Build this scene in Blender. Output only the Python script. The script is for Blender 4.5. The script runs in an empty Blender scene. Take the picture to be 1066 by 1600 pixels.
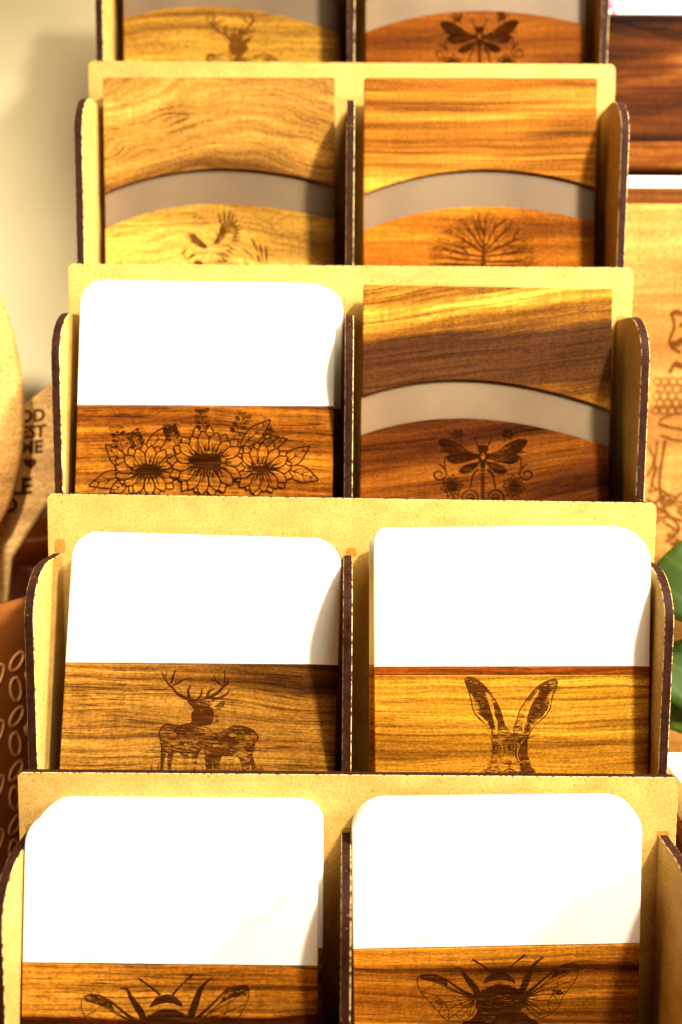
import bpy, bmesh, math, random
import numpy as np
from mathutils import Vector, Matrix

R = math.radians
random.seed(7)
sc = bpy.context.scene
col = sc.collection

# ------------------------------------------------------------------ camera
CX, CY, CZ, PITCH, YAW, ROLL = -0.00264, -0.41718, 0.16124, 0.11754, 0.00237, 0.0071
cam_d = bpy.data.cameras.new('camera')
cam = bpy.data.objects.new('camera', cam_d); col.objects.link(cam); sc.camera = cam
cam_d.sensor_fit = 'HORIZONTAL'; cam_d.sensor_width = 36.0; cam_d.lens = 36.0 * 1600 / 1066
cam_d.clip_start = 0.02; cam_d.clip_end = 50
fx = Vector((math.cos(YAW), math.sin(YAW), 0)); fy = Vector((-math.sin(YAW), math.cos(YAW), 0)); zz = Vector((0, 0, 1))
fwd = fy * math.cos(PITCH) - zz * math.sin(PITCH)
up0 = zz * math.cos(PITCH) + fy * math.sin(PITCH)
rt = fx * math.cos(ROLL) + up0 * math.sin(ROLL)
up = -fx * math.sin(ROLL) + up0 * math.cos(ROLL)
M = Matrix((rt, up, -fwd)).transposed().to_4x4(); M.translation = Vector((CX, CY, CZ))
cam.matrix_world = M
cam_d.dof.use_dof = True; cam_d.dof.focus_distance = 0.445; cam_d.dof.aperture_fstop = 6.2

# ------------------------------------------------------------------ light
wd = bpy.data.worlds.new('World'); sc.world = wd; wd.use_nodes = True
bg = wd.node_tree.nodes['Background']
bg.inputs['Color'].default_value = (1.0, 0.62, 0.34, 1); bg.inputs['Strength'].default_value = 0.025

def lamp(name, loc, target, power, size, color):
    ld = bpy.data.lights.new(name, 'AREA'); ld.shape = 'DISK'; ld.size = size; ld.energy = power; ld.color = color
    o = bpy.data.objects.new(name, ld); col.objects.link(o); o.location = loc
    d = Vector(target) - Vector(loc)
    o.rotation_euler = d.to_track_quat('-Z', 'Y').to_euler()
    return o
def spot(name, loc, target, power, cone, radius, color):
    ld = bpy.data.lights.new(name, 'SPOT'); ld.energy = power; ld.spot_size = R(cone); ld.spot_blend = 1.0; ld.shadow_soft_size = radius; ld.color = color
    o = bpy.data.objects.new(name, ld); col.objects.link(o); o.location = loc
    o.rotation_euler = (Vector(target) - Vector(loc)).to_track_quat('-Z', 'Y').to_euler()
spot('ceiling_and_fill_spot', (0.576, -0.66, 0.984), (.09, .08, .17), 195, 42, .055, (1.0, 0.89, 0.72))
spot('ceiling_and_fill_spot', (-0.16, -0.95, 0.62), (-.40, .15, .14), 145, 33, .05, (1.0, 0.88, 0.68))  # added fill spot, put in to brighten the spatula, spoons and left wall
lamp('ceiling_lamp', (0.42, -0.55, 1.25), (0, 0.1, 0.15), 22, 0.60, (1.0, 0.87, 0.64))
lamp('shop_window', (1.0, -0.25, 0.50), (0.0, 0.1, 0.15), 32, 0.30, (1.0, 0.96, 0.90))
sc.view_settings.view_transform = 'Standard'; sc.view_settings.look = 'None'
sc.view_settings.gamma = 1.0; sc.view_settings.exposure = 0.0
sc.view_settings.use_curve_mapping = False

# ------------------------------------------------------------------ node helpers
class NT:
    def __init__(s, name):
        s.m = bpy.data.materials.new(name); s.m.use_nodes = True
        s.t = s.m.node_tree; s.b = s.t.nodes['Principled BSDF']
    def n(s, typ, **kw):
        nd = s.t.nodes.new(typ)
        for k, v in kw.items(): setattr(nd, k, v)
        return nd
    def l(s, a, b): s.t.links.new(a, b)
    def setv(s, sock, v):
        if hasattr(v, 'is_output'): s.l(v, sock)
        else: sock.default_value = v
    def coord(s, scale=(1, 1, 1), off=(0, 0, 0), src=None, rot=(0, 0, 0)):
        if src is None: src = s.n('ShaderNodeTexCoord').outputs['Object']
        mp = s.n('ShaderNodeMapping'); s.l(src, mp.inputs['Vector'])
        mp.inputs['Scale'].default_value = scale; mp.inputs['Location'].default_value = off; mp.inputs['Rotation'].default_value = rot
        return mp.outputs['Vector']
    def noise(s, vec, scale=1, detail=2, rough=.5, dist=0):
        nd = s.n('ShaderNodeTexNoise'); s.l(vec, nd.inputs['Vector'])
        nd.inputs['Scale'].default_value = scale; nd.inputs['Detail'].default_value = detail
        nd.inputs['Roughness'].default_value = rough; nd.inputs['Distortion'].default_value = dist
        return nd.outputs['Fac']
    def ramp(s, fac, stops, interp='LINEAR'):
        nd = s.n('ShaderNodeValToRGB'); s.l(fac, nd.inputs['Fac']); cr = nd.color_ramp; cr.interpolation = interp
        while len(cr.elements) < len(stops): cr.elements.new(0.5)
        for e, (p, c) in zip(cr.elements, stops):
            e.position = p; e.color = (c if isinstance(c, tuple) else (c, c, c)) + (1,)
        return nd.outputs['Color']
    def math(s, op, a, b=0.0, c=None):
        nd = s.n('ShaderNodeMath', operation=op)
        s.setv(nd.inputs[0], a); s.setv(nd.inputs[1], b)
        if c is not None: s.setv(nd.inputs[2], c)
        return nd.outputs[0]
    def mix(s, fac, a, b, mode='MIX'):
        nd = s.n('ShaderNodeMix', data_type='RGBA', blend_type=mode)
        s.setv(nd.inputs[0], fac); s.setv(nd.inputs[6], a if hasattr(a, 'is_output') else tuple(a) + (1,)); s.setv(nd.inputs[7], b if hasattr(b, 'is_output') else tuple(b) + (1,))
        return nd.outputs[2]
    def bump(s, h, strength=.2, dist=.001):
        nd = s.n('ShaderNodeBump'); s.l(h, nd.inputs['Height']); nd.inputs['Strength'].default_value = strength; nd.inputs['Distance'].default_value = dist
        s.l(nd.outputs['Normal'], s.b.inputs['Normal'])
    def out(s, color, rough=.5, spec=.3):
        s.setv(s.b.inputs['Base Color'], color if hasattr(color, 'is_output') else tuple(color) + (1,))
        s.setv(s.b.inputs['Roughness'], rough); s.b.inputs['Specular IOR Level'].default_value = spec
        return s.m

def wood_nodes(t, seed, dark, mid, light, bend=0.0, wave=.006, band=70, pores=.5, fleck=.25, tilt=0.0, sweep=None, lines=.8):
    """Colour of a piece of wood whose grain runs along the object's x axis."""
    o = (seed * .731, seed * .377, seed * .519)
    base = t.n('ShaderNodeTexCoord').outputs['Object']
    sep = t.n('ShaderNodeSeparateXYZ'); t.l(base, sep.inputs[0])
    x, y, z = sep.outputs
    w1 = t.noise(t.coord((9, 9, 22), o), 1, 2, .5)
    zt = t.math('ADD', z, t.math('MULTIPLY', t.math('SUBTRACT', w1, .5), wave * 2))
    zt = t.math('ADD', zt, t.math('MULTIPLY', x, tilt))
    zt = t.math('ADD', zt, t.math('MULTIPLY', t.math('MULTIPLY', x, x), bend))
    cmb = t.n('ShaderNodeCombineXYZ'); t.l(x, cmb.inputs[0]); t.l(y, cmb.inputs[1]); t.l(zt, cmb.inputs[2])
    v = cmb.outputs[0]
    bands = t.noise(t.coord((5, 30, band), o, v), 1, 5, .62)
    broad = t.noise(t.coord((4, 8, band * .28), tuple(a + 3 for a in o), v), 1, 2, .5)
    f = t.math('ADD', t.math('MULTIPLY', bands, .6), t.math('MULTIPLY', broad, .5))
    if sweep:   # one dark heartwood belt: centre height, half width
        d = t.math('ABSOLUTE', t.math('SUBTRACT', zt, sweep[0]))
        f = t.math('SUBTRACT', f, t.math('MULTIPLY', t.math('SMOOTH_MAX', t.math('SUBTRACT', 1.0, t.math('DIVIDE', d, sweep[1])), 0.0, .2), sweep[2]))
    dark = tuple(a * b for a, b in zip(dark, (.42, .34, .30))); mid = tuple(a * b for a, b in zip(mid, (.60, .53, .42))); light = tuple(a * b for a, b in zip(light, (.78, .70, .55)))
    c = t.ramp(f, [(.41, dark), (.54, mid), (.67, light)])
    ln = t.noise(t.coord((7, 60, 520), tuple(a + 13 for a in o), v), 1, 4, .6)
    c = t.mix(lines, c, t.mix(1.0, c, t.ramp(ln, [(.34, (.30, .24, .2)), (.5, (.95, .92, .85)), (.68, (1.45, 1.45, 1.4))]), 'MULTIPLY'))
    fib = t.noise(t.coord((55, 200, 1900), o, v), 1, 3, .65)
    pore = t.ramp(fib, [(.38, 1.0), (.50, 0.0)])
    pmask = t.noise(t.coord((30, 60, 160), tuple(a + 9 for a in o), v), 1, 2, .5)
    pf = t.math('MULTIPLY', t.math('MULTIPLY', pore, pores), t.ramp(pmask, [(.30, .15), (.6, 1.0)]))
    c = t.mix(pf, c, tuple(a * .35 for a in dark))
    fl = t.noise(t.coord((330, 200, 26), tuple(a + 5 for a in o)), 1, 3, .6)
    c = t.mix(t.math('MULTIPLY', t.ramp(broad, [(.35, 0.0), (.6, 1.0)]), fleck), c, t.mix(1.0, c, t.ramp(fl, [(.3, .5), (.7, 1.5)]), 'MULTIPLY'))
    gr = t.noise(t.coord((650, 900, 1000), o), 1, 2, .6)
    c = t.mix(.7, c, t.mix(1.0, c, t.ramp(gr, [(.3, .5), (.7, 1.5)]), 'MULTIPLY'))
    return c, fib

WOODS = {}
def wood(name, *a, rough=.6, spec=.025, **k):
    t = NT(name); c, fib = wood_nodes(t, *a, **k)
    t.bump(fib, .12, .0004)
    WOODS[name] = (a, k)
    return t.out(c, rough, spec)
def burnt(name, wname, keep=.12, mott=0.0, lvl=1.0):
    """The same wood scorched by the laser; mott lets bare wood speckle through."""
    a, k = WOODS[wname]
    t = NT(name); c, fib = wood_nodes(t, *a, **k)
    st = t.noise(t.coord((60, 200, 1300), (a[0], 2, 5)), 1, 3, .65)
    dk = t.mix(keep, t.ramp(st, [(.35, (.012 * lvl, .0026 * lvl, .0007 * lvl)), (.58, (.052 * lvl, .014 * lvl, .003 * lvl)), (.72, (.13 * lvl, .045 * lvl, .008 * lvl))]), t.mix(1.0, c, (.5, .38, .3), 'MULTIPLY'))
    if mott:
        nz = t.noise(t.coord((330, 330, 1500), (2, 5, 1)), 1, 3, .65)
        big = t.noise(t.coord((90, 90, 150), (7, 1, 3)), 1, 2, .5)
        fc = t.math('ADD', nz, t.math('MULTIPLY', t.math('SUBTRACT', big, .5), .9))
        dk = t.mix(t.ramp(fc, [(.60 - mott * .1, 0.0), (.70 - mott * .1, .8)]), dk, c)
    return t.out(dk, .7, .0)

# board woods
W_ = {
 'amber_streaked': wood('amber_streaked', 1, (.10, .025, .003), (.40, .145, .012), (.60, .27, .03), bend=-.15, pores=.8, band=75, tilt=.02, sweep=(-.0835, .0035, .5)),
 'olive_brown':    wood('olive_brown', 2, (.12, .045, .008), (.36, .16, .022), (.50, .26, .045), pores=.85, band=95, fleck=.35),
 'honey':          wood('honey', 3, (.22, .07, .004), (.56, .25, .018), (.74, .40, .04), pores=.6, band=80, fleck=.3),
 'chestnut':       wood('chestnut', 4, (.055, .010, .002), (.32, .10, .008), (.52, .21, .02), pores=.8, band=85, fleck=.4, tilt=.03),
 'toffee':         wood('toffee', 5, (.09, .020, .002), (.34, .12, .009), (.52, .22, .02), pores=.7, band=60, fleck=.3, sweep=(-.0725, .0035, .2)),
 'swirled_pale':   wood('swirled_pale', 6, (.28, .13, .025), (.70, .38, .08), (.92, .60, .17), wave=.030, band=60, bend=1.2, pores=.75, lines=.38, fleck=.4),
 'swirled_pale_b': wood('swirled_pale_b', 7, (.30, .14, .022), (.76, .44, .08), (.95, .64, .16), wave=.032, band=50, bend=2.0, pores=.6, lines=.35),
 'orange_striped': wood('orange_striped', 8, (.13, .045, .008), (.44, .17, .018), (.62, .31, .05), band=100, pores=.4, wave=.003),
 'orange_plain':   wood('orange_plain', 9, (.26, .075, .006), (.46, .155, .012), (.54, .21, .018), band=60, pores=.5, lines=.3),
 'two_tone':       wood('two_tone', 10, (.13, .055, .016), (.42, .18, .018), (.86, .54, .09), band=75, tilt=-.13, pores=.4, fleck=.4, sweep=(-.037, .026, .36)),
 'russet':         wood('russet', 11, (.05, .010, .002), (.165, .046, .005), (.30, .095, .010), band=60, tilt=-.16, pores=.6, lines=.6),
 'pale_gold':      wood('pale_gold', 12, (.34, .16, .025), (.72, .42, .06), (.92, .62, .11), band=55, pores=.5, wave=.009, lines=.45),
 'rust':           wood('rust', 13, (.08, .018, .002), (.21, .060, .005), (.29, .095, .009), band=55, pores=.4, lines=.35),
 'acacia_dark':    wood('acacia_dark', 14, (.010, .002, .001), (.13, .036, .004), (.46, .19, .03), band=48, pores=.2, wave=.004),
 'beech':          wood('beech', 15, (.55, .30, .09), (.70, .40, .14), (.78, .48, .18), band=45, pores=.2, fleck=.1, lines=.2),
 'oak_orange':     wood('oak_orange', 16, (.28, .09, .012), (.50, .20, .030), (.62, .29, .05), band=60, pores=.3),
 'ash':            wood('ash', 18, (.34, .15, .035), (.48, .245, .065), (.57, .32, .10), band=45, pores=.2, lines=.25),
 'redwood':        wood('redwood', 20, (.14, .022, .003), (.36, .085, .008), (.44, .12, .012), band=200, pores=.5, lines=.3),
 'walnut':         wood('walnut', 19, (.03, .008, .002), (.10, .030, .006), (.16, .055, .012), band=60, pores=.3),
 'maple':          wood('maple', 17, (1.0, .66, .25), (1.1, .76, .34), (1.15, .84, .42), band=35, pores=.2, lines=.15),
}

def mk_mdf():
    t = NT('mdf')
    a = t.noise(t.coord(), 900, 3, .7); b = t.noise(t.coord(), 60, 3, .6); sp = t.noise(t.coord((1, 1, 1), (3, 2, 1)), 620, 2, .6)
    c = t.ramp(b, [(.3, (.44, .262, .062)), (.7, (.56, .348, .092))])
    c = t.mix(.55, c, t.mix(1.0, c, t.ramp(a, [(.32, .45), (.68, 1.35)]), 'MULTIPLY'))
    c = t.mix(t.ramp(sp, [(.30, .85), (.36, 0.0)]), c, (.16, .07, .012))
    sm = t.noise(t.coord((1, 1, 1.6), (5, 1, 2)), 34, 4, .6)
    c = t.mix(t.ramp(sm, [(.56, 0.0), (.72, .55)]), c, (.33, .165, .030))
    t.bump(a, .1, .0002)
    return t.out(c, .55, .1)
MDF = mk_mdf()
def mk_edge():
    t = NT('laser_burnt_edge')
    a = t.noise(t.coord((1, 1, 1)), 260, 3, .6); st = t.noise(t.coord((900, 900, 30)), 1, 2, .5)
    c = t.ramp(a, [(.3, (.014, .004, .0025)), (.7, (.036, .011, .006))])
    c = t.mix(.5, c, t.mix(1.0, c, t.ramp(st, [(.3, .5), (.7, 1.5)]), 'MULTIPLY'))
    ch = t.noise(t.coord((1, 1, 1), (4, 4, 4)), 700, 2, .5)
    c = t.mix(t.ramp(ch, [(.70, 0.0), (.76, .8)]), c, (.35, .2, .08))
    return t.out(c, t.ramp(a, [(.3, .5), (.7, .7)]), .06)
EDGE = mk_edge()
def mk_arris():
    t = NT('chipped_arris')
    a = t.noise(t.coord((1, 1, 1)), 420, 3, .7)
    c = t.mix(t.ramp(a, [(.42, 0.0), (.52, 1.0)]), (.06, .018, .008), (.62, .46, .16))
    return t.out(c, .6, .2)
ARRIS = mk_arris()
def mk_scorch():
    t = NT('scorch_stain'); a = t.noise(t.coord(), 700, 3, .7)
    return t.out(t.ramp(a, [(.3, (.25, .10, .012)), (.7, (.44, .22, .035))]), .6, .1)
SCORCH = mk_scorch()
def mk_marble():
    t = NT('white_marble')
    w = t.noise(t.coord((1, 1, 1.4), (1.3, 0, .2)), 38, 6, .62, 1.2)
    v = t.math('ABSOLUTE', t.math('SUBTRACT', w, .5))
    cloud = t.noise(t.coord(), 22, 3, .5)
    veins = t.math('MULTIPLY', t.ramp(v, [(.0, 1.0), (.05, 0.0)]), t.ramp(cloud, [(.45, 0.0), (.65, .6)]))
    c = t.mix(veins, (.83, .82, .76), (.48, .46, .40))
    sp = t.noise(t.coord((1, 1, 1), (8, 3, 1)), 300, 2, .5)
    c = t.mix(t.ramp(sp, [(.21, .7), (.25, 0.0)]), c, (.35, .3, .22))
    return t.out(c, .35, .4)
MARBLE = mk_marble()
def mk_resin():
    t = NT('frosted_resin')
    n = t.noise(t.coord(), 30, 2, .5)
    c = t.ramp(n, [(.3, (.150, .098, .052)), (.7, (.185, .124, .067))])
    t.b.inputs['Subsurface Weight'].default_value = .85
    t.b.inputs['Subsurface Radius'].default_value = (1, .8, .5); t.b.inputs['Subsurface Scale'].default_value = .008
    return t.out(c, .5, .3)
RESIN = mk_resin()
def flat(name, c, rough=.5, spec=.3, var=.15, scale=60, bump=0):
    t = NT(name); n = t.noise(t.coord(), scale, 4, .6)
    k = t.ramp(n, [(.3, tuple(a * (1 - var) for a in c)), (.7, tuple(min(1, a * (1 + var)) for a in c))])
    if bump: t.bump(n, bump, .001)
    return t.out(k, rough, spec)

# ------------------------------------------------------------------ mesh helpers
def link(name, me, mats, parent=None):
    o = bpy.data.objects.new(name, me); col.objects.link(o)
    for m in (mats if isinstance(mats, (list, tuple)) else [mats]): me.materials.append(m)
    if parent is not None: o.parent = parent
    return o
def tag(o, label, cat, group=None):
    o['label'] = label; o['category'] = cat
    if group: o['group'] = group
    return o
def struct(o): o['kind'] = 'structure'; return o
def thing(name, label, cat, loc=(0, 0, 0), rot=(0, 0, 0), group=None):
    o = bpy.data.objects.new(name, None); col.objects.link(o); o.location = loc; o.rotation_euler = rot
    o.empty_display_size = .02
    return tag(o, label, cat, group)
def smooth(me, on=True):
    for p in me.polygons: p.use_smooth = on

def offset(pts, d):
    """Inset a closed counter-clockwise outline by d."""
    n = len(pts); out = []
    for i in range(n):
        a, b, c = Vector(pts[i - 1]), Vector(pts[i]), Vector(pts[(i + 1) % n])
        e1 = (b - a).normalized(); e2 = (c - b).normalized()
        n1 = Vector((-e1.y, e1.x)); n2 = Vector((-e2.y, e2.x))
        m = n1 + n2; L = m.length
        m = n1 if L < 1e-6 else m / L
        k = d / max(.35, m.dot(n1))
        out.append(b + m * k)
    return out
def slab(name, pts, th, mats, parent=None, bevel=.0004, axis='xz', y0=0.0, idx=(0, 0, 0)):
    """Solid plate from an outline. axis 'xz': outline in x,z, thickness along +y.
    axis 'yz': outline in y,z, thickness along +x. idx: material of face, arris, edge."""
    ar = sum(pts[i - 1][0] * pts[i][1] - pts[i][0] * pts[i - 1][1] for i in range(len(pts)))
    if ar < 0: pts = pts[::-1]
    pts = [Vector(p) for p in pts]; n = len(pts)
    ins = offset(pts, bevel)
    rings = [(ins, 0), (pts, bevel), (pts, th - bevel), (ins, th)]
    V = []
    for rg, d in rings:
        for p in rg:
            V.append((p.x, y0 + d, p.y) if axis == 'xz' else (y0 + d, p.x, p.y))
    F = [list(range(n)), list(range(3 * n, 4 * n))[::-1]]; mi = [idx[0], idx[0]]
    for r in range(3):
        for i in range(n):
            j = (i + 1) % n
            F.append([r * n + i, (r + 1) * n + i, (r + 1) * n + j, r * n + j]); mi.append(idx[1] if r != 1 else idx[2])
    me = bpy.data.meshes.new(name); me.from_pydata(V, [], F)
    for p, m in zip(me.polygons, mi): p.material_index = m
    bm = bmesh.new(); bm.from_mesh(me); bmesh.ops.recalc_face_normals(bm, faces=bm.faces); bm.to_mesh(me); bm.free()
    return link(name, me, mats, parent)
def rrect(x0, z0, x1, z1, r, seg=8):
    """Rounded rectangle; r = radii of (bl, br, tr, tl)."""
    out = []
    for (cx, cz, a0), rr in zip([(x0, z0, 180), (x1, z0, 270), (x1, z1, 0), (x0, z1, 90)], r):
        if rr < 1e-5: out.append((cx, cz)); continue
        sx = 1 if cx == x0 else -1; sz = 1 if cz == z0 else -1
        for i in range(seg + 1):
            a = R(a0 + 90 * i / seg)
            out.append((cx + sx * rr + rr * math.cos(a), cz + sz * rr + rr * math.sin(a)))
    return out
def box(name, lo, hi, mats, parent=None, bevel=.0008):
    return slab(name, [(lo[0], lo[2]), (hi[0], lo[2]), (hi[0], hi[2]), (lo[0], hi[2])], hi[1] - lo[1], mats, parent, bevel, 'xz', lo[1])
def catmull(P, k=6, closed=False):
    P = [Vector(p) for p in P]; n = len(P); out = []
    if n < 3 and not closed:
        return [P[0].lerp(P[1], i / k) for i in range(k + 1)]
    rng = n if closed else n - 1
    for i in range(rng):
        if closed: a, b, c, d = P[i - 1], P[i], P[(i + 1) % n], P[(i + 2) % n]
        else: a, b, c, d = P[max(0, i - 1)], P[i], P[i + 1], P[min(n - 1, i + 2)]
        for j in range(k):
            u = j / k
            out.append(.5 * ((2 * b) + (c - a) * u + (2 * a - 5 * b + 4 * c - d) * u * u + (3 * b - a - 3 * c + d) * u ** 3))
    if not closed: out.append(P[-1])
    return out
def lathe(name, prof, mats, parent=None, seg=72, loc=(0, 0, 0)):
    V = []; F = []; n = len(prof)
    for i in range(seg):
        a = 2 * math.pi * i / seg
        for r, z in prof: V.append((loc[0] + r * math.cos(a), loc[1] + r * math.sin(a), loc[2] + z))
    for i in range(seg):
        j = (i + 1) % seg
        for k in range(n - 1): F.append((i * n + k, j * n + k, j * n + k + 1, i * n + k + 1))
    me = bpy.data.meshes.new(name); me.from_pydata(V, [], F); smooth(me)
    return link(name, me, mats, parent)

class Art:
    """Line art cut by laser into a board: strokes and filled shapes in drawing units,
    mapped on the board face; later shapes lie a hair in front of earlier ones."""
    def __init__(s, rect, corners, lift=4e-5, step=1.1e-6, xf=None):
        s.rect = rect; s.c = [Vector(c) for c in corners]; s.V = []; s.F = []; s.M = []; s.k = 0
        s.lift = lift; s.step = step; s.xf = xf
    def mp(s, p):
        x0, y0, x1, y1 = s.rect
        a = (p[0] - x0) / (x1 - x0); b = (p[1] - y0) / (y1 - y0)
        q = s.c[0] * (1 - a) * (1 - b) + s.c[1] * a * (1 - b) + s.c[2] * (1 - a) * b + s.c[3] * a * b
        if s.xf: q = s.xf(q)
        return (q.x * .001, -(s.lift + s.step * s.k), -q.y * .001)
    def fill(s, pts, m=0, sm=True, k=4):
        P = catmull(pts, k, True) if sm else pts
        i = len(s.V); s.V += [s.mp(p) for p in P]; s.F.append(list(range(i, i + len(P)))); s.M.append(m); s.k += 1
    def ell(s, c, rx, ry, m=0, rot=0, n=16):
        ca, sa = math.cos(rot), math.sin(rot)
        s.fill([(c[0] + rx * math.cos(t) * ca - ry * math.sin(t) * sa, c[1] + rx * math.cos(t) * sa + ry * math.sin(t) * ca) for t in [2 * math.pi * i / n for i in range(n)]], m, False)
    def stroke(s, pts, w, m=0, k=5, closed=False):
        if not isinstance(w, (list, tuple)): w = [w, w]
        P = catmull(pts, k, closed)
        if closed: P = P + [P[0]]
        n = len(P); i0 = len(s.V)
        for i, p in enumerate(P):
            t = (P[min(n - 1, i + 1)] - P[max(0, i - 1)])
            if closed and i in (0, n - 1): t = P[1] - P[n - 2]
            t = t.normalized() if t.length > 1e-9 else Vector((1, 0))
            nn = Vector((-t.y, t.x)); u = i / (n - 1) * (len(w) - 1); a = min(int(u), len(w) - 2)
            ww = w[a] + (w[a + 1] - w[a]) * (u - a)
            s.V += [s.mp(p + nn * ww / 2), s.mp(p - nn * ww / 2)]
        for i in range(n - 1):
            a = i0 + 2 * i; s.F.append([a, a + 2, a + 3, a + 1]); s.M.append(m)
        s.k += 1
    def build(s, mats, parent, name='engraving'):
        me = bpy.data.meshes.new(name); me.from_pydata(s.V, [], s.F)
        for p, m in zip(me.polygons, s.M): p.material_index = m
        return link(name, me, mats, parent)

# ------------------------------------------------------------------ the place
ST, DH, T, HW = 0.05, 0.11143, 0.004, 0.14       # tier depth, tier rise, sheet thickness, half width
SI = 0.1325                                      # inner face of the side sheets
TABLE = -0.166
WALLY = 0.285
struct(box('table', (-.9, -.7, TABLE - .03), (.9, WALLY - .002, TABLE), WOODS and W_['oak_orange']))
struct(box('wall', (-1.2, WALLY, -.6), (1.2, WALLY + .03, 1.0), flat('cream_wall', (.66, .575, .35), .75, .15, .06, 9, .05)))

# ------------------------------------------------------------------ display stand
stand = thing('display_stand', 'tall tiered fibreboard rack with dark laser-burnt edges holding the boards', 'display stand', (0, 0, TABLE))
def inst(o): o.location = (0, 0, -TABLE); return o
MM = [MDF, ARRIS, EDGE]
def ty(k): return (4 - k) * ST
def tz(k): return (4 - k) * DH
for k in range(0, 6):
    dx, rot = (0.0012, R(.45)) if k == 3 else (0, 0)
    r = .0028
    zb = -.150 if k < 5 else TABLE + .0002 - tz(5)
    o = slab('back_panel' if k < 5 else 'front_lip', rrect(-HW, zb, HW, 0, (.0005, .0005, r, r)), T, MM, stand, .00022, 'xz', 0, (0, 1, 2))
    o.location = (dx, ty(k), tz(k) - TABLE + (.001 if k == 3 else 0)); o.rotation_euler = (0, rot, 0)
    if k in (0, 5): continue
    for sx in (-1, 0, 1):     # the half-lap slot above each upright shows as a scorched square
        a = Art((0, 0, 1, 1), [(0, 0), (1, 0), (0, 1), (1, 1)], 3e-5)
        hh = 4.0 if sx == -1 and k == 3 else 1.2 + random.random()
        cx = sx * 134.5; wv = 2.0 + .5 * random.random()
        a.fill([(cx - wv, 27), (cx - wv * .95, 25.4 - hh), (cx, 25.0 - hh), (cx + wv, 25.3 - hh), (cx + wv, 27)], 0, True, 3)
        a.build(SCORCH, o, 'scorch_mark')
def side_profile(k):
    yb, yf = ty(k) - .0002, ty(k + 1) + T + .0002
    zt = tz(k) - .0255
    ry, rz = .026, .022
    pts = [(yb, TABLE + .0002), (yf, TABLE + .0002)]
    for i in range(13):
        a = R(90 * i / 12)
        pts.append((yf + ry - ry * math.cos(a), zt - rz + rz * math.sin(a)))
    pts.append((yb, zt))
    return pts
for k in range(5):
    for x0, nm in ((-SI - T, 'side_panel'), (SI, 'side_panel'), (-.0025, 'divider')):
        inst(slab(nm, side_profile(k), T, MM, stand, .00028, 'yz', x0, (0, 1, 2)))
    zf = tz(k) - .142
    for xa, xb in ((-SI + .0002, -.0027), (.0017, SI - .0002)):
        inst(box('shelf', (xa, ty(k + 1) + T + .0003, zf - T), (xb, ty(k) - .0003, zf), [MDF], stand, .0003))

# ------------------------------------------------------------------ boards
BW, BT = 0.120, 0.0085
def pose(k, x, front, below, lean, roll):
    """Empty whose origin is the middle of the board's top front edge."""
    return (x, ty(k) - front, tz(k) - below), (R(-lean), R(roll), 0), k
def board_h(k, below, lean, front=0):
    return (.1416 - below) / math.cos(R(lean))
def marble_board(label, P, H, joint, radii, wn, group='marble and wood boards', strip=None):
    loc, rot, k = P
    t = thing('serving_board', label, 'serving board', loc, rot, group)
    hw = BW / 2; (jl, jr) = joint
    m = rrect(-hw, -(jl + jr) / 2, hw, 0, (0, 0, radii[1], radii[0]))
    m = [(x, (-(jl + (jr - jl) * (x + hw) / BW) if z < -(jl + jr) / 2 + 1e-4 else z)) for x, z in m]
    slab('marble_panel', m, BT, [MARBLE], t, .0005)
    g = .00015
    if strip:
        slab('wood_strip', [(-hw, -jl - strip[0]), (hw, -jr - strip[0]), (hw, -jr - g), (-hw, -jl - g)], BT, [W_[strip[1]]], t, .0002)
        jl += strip[0]; jr += strip[0]
    ws = slab('wood_panel', [(-hw, -H), (hw, -H), (hw, -jr - g), (-hw, -jl - g)], BT, [W_[wn]], t, .0004)
    return t, ws
def arch_board(label, P, H, up, lo, wt, wb, group='wood boards with a resin arc'):
    loc, rot, k = P
    t = thing('serving_board', label, 'serving board', loc, rot, group)
    hw = BW / 2; xs = np.linspace(-hw, hw, 33)
    def curve(pts):
        c = np.polyfit([p[0] * .001 for p in pts], [-p[1] * .001 for p in pts], 3); return [(float(x), float(np.polyval(c, x))) for x in xs]
    U, L = curve(up), curve(lo)
    slab('wood_top', [(hw, -.0008), (hw - .0008, 0), (-hw + .0008, 0), (-hw, -.0008)] + U, BT, [W_[wt]], t, .0004)
    g = .0001
    slab('resin_strip', [(x, z - g) for x, z in U][::-1] + [(x, z + g) for x, z in L], BT - .0022, [RESIN], t, .0001, 'xz', .0017)
    ws = slab('wood_bottom', L[::-1] + [(-hw, -H), (hw, -H)], BT, [W_[wb]], t, .0004)
    return t, ws

B = {}
def P_(k, x, f, b, l, r): return pose(k, x, f, b, l, r), board_h(k, b, l)
# tier of sunflower board
p, h = P_(2, -.0637, .0130, .0112, 8.5, .3)
marble_board('white marble and wood board tucked directly behind the sunflower board', p, h, (.0590, .0592), (.011, .011), 'chestnut')
p, h = P_(2, -.0671, .0262, .0108, 9.7, .45)
_, B['sun'] = marble_board('white marble board with dark streaked wood engraved with three sunflowers', p, h, (.0595, .0585), (.011, .012), 'chestnut')
p, h = P_(3, -.0632, .0153, .0143, 13.0, 1.27)
_, B['deer'] = marble_board('white marble board whose brown wood is engraved with an antlered stag, leaning far back', p, h, (.0583, .0558), (.0115, .0125), 'olive_brown')
p, h = P_(3, .0690, .0165, .0118, 2.9, -.5)
marble_board('white marble and wood board hidden behind the hare board', p, h, (.0600, .0605), (.008, .017), 'honey')
p, h = P_(3, .0703, .0292, .0083, 2.9, -.89)
_, B['hare'] = marble_board('white marble board whose golden wood is engraved with a long-eared hare', p, h, (.0605, .0612), (.006, .016), 'honey', strip=(.0032, 'redwood'))
p, h = P_(4, -.0700, .0075, .0096, 7.0, 0.0)
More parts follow.
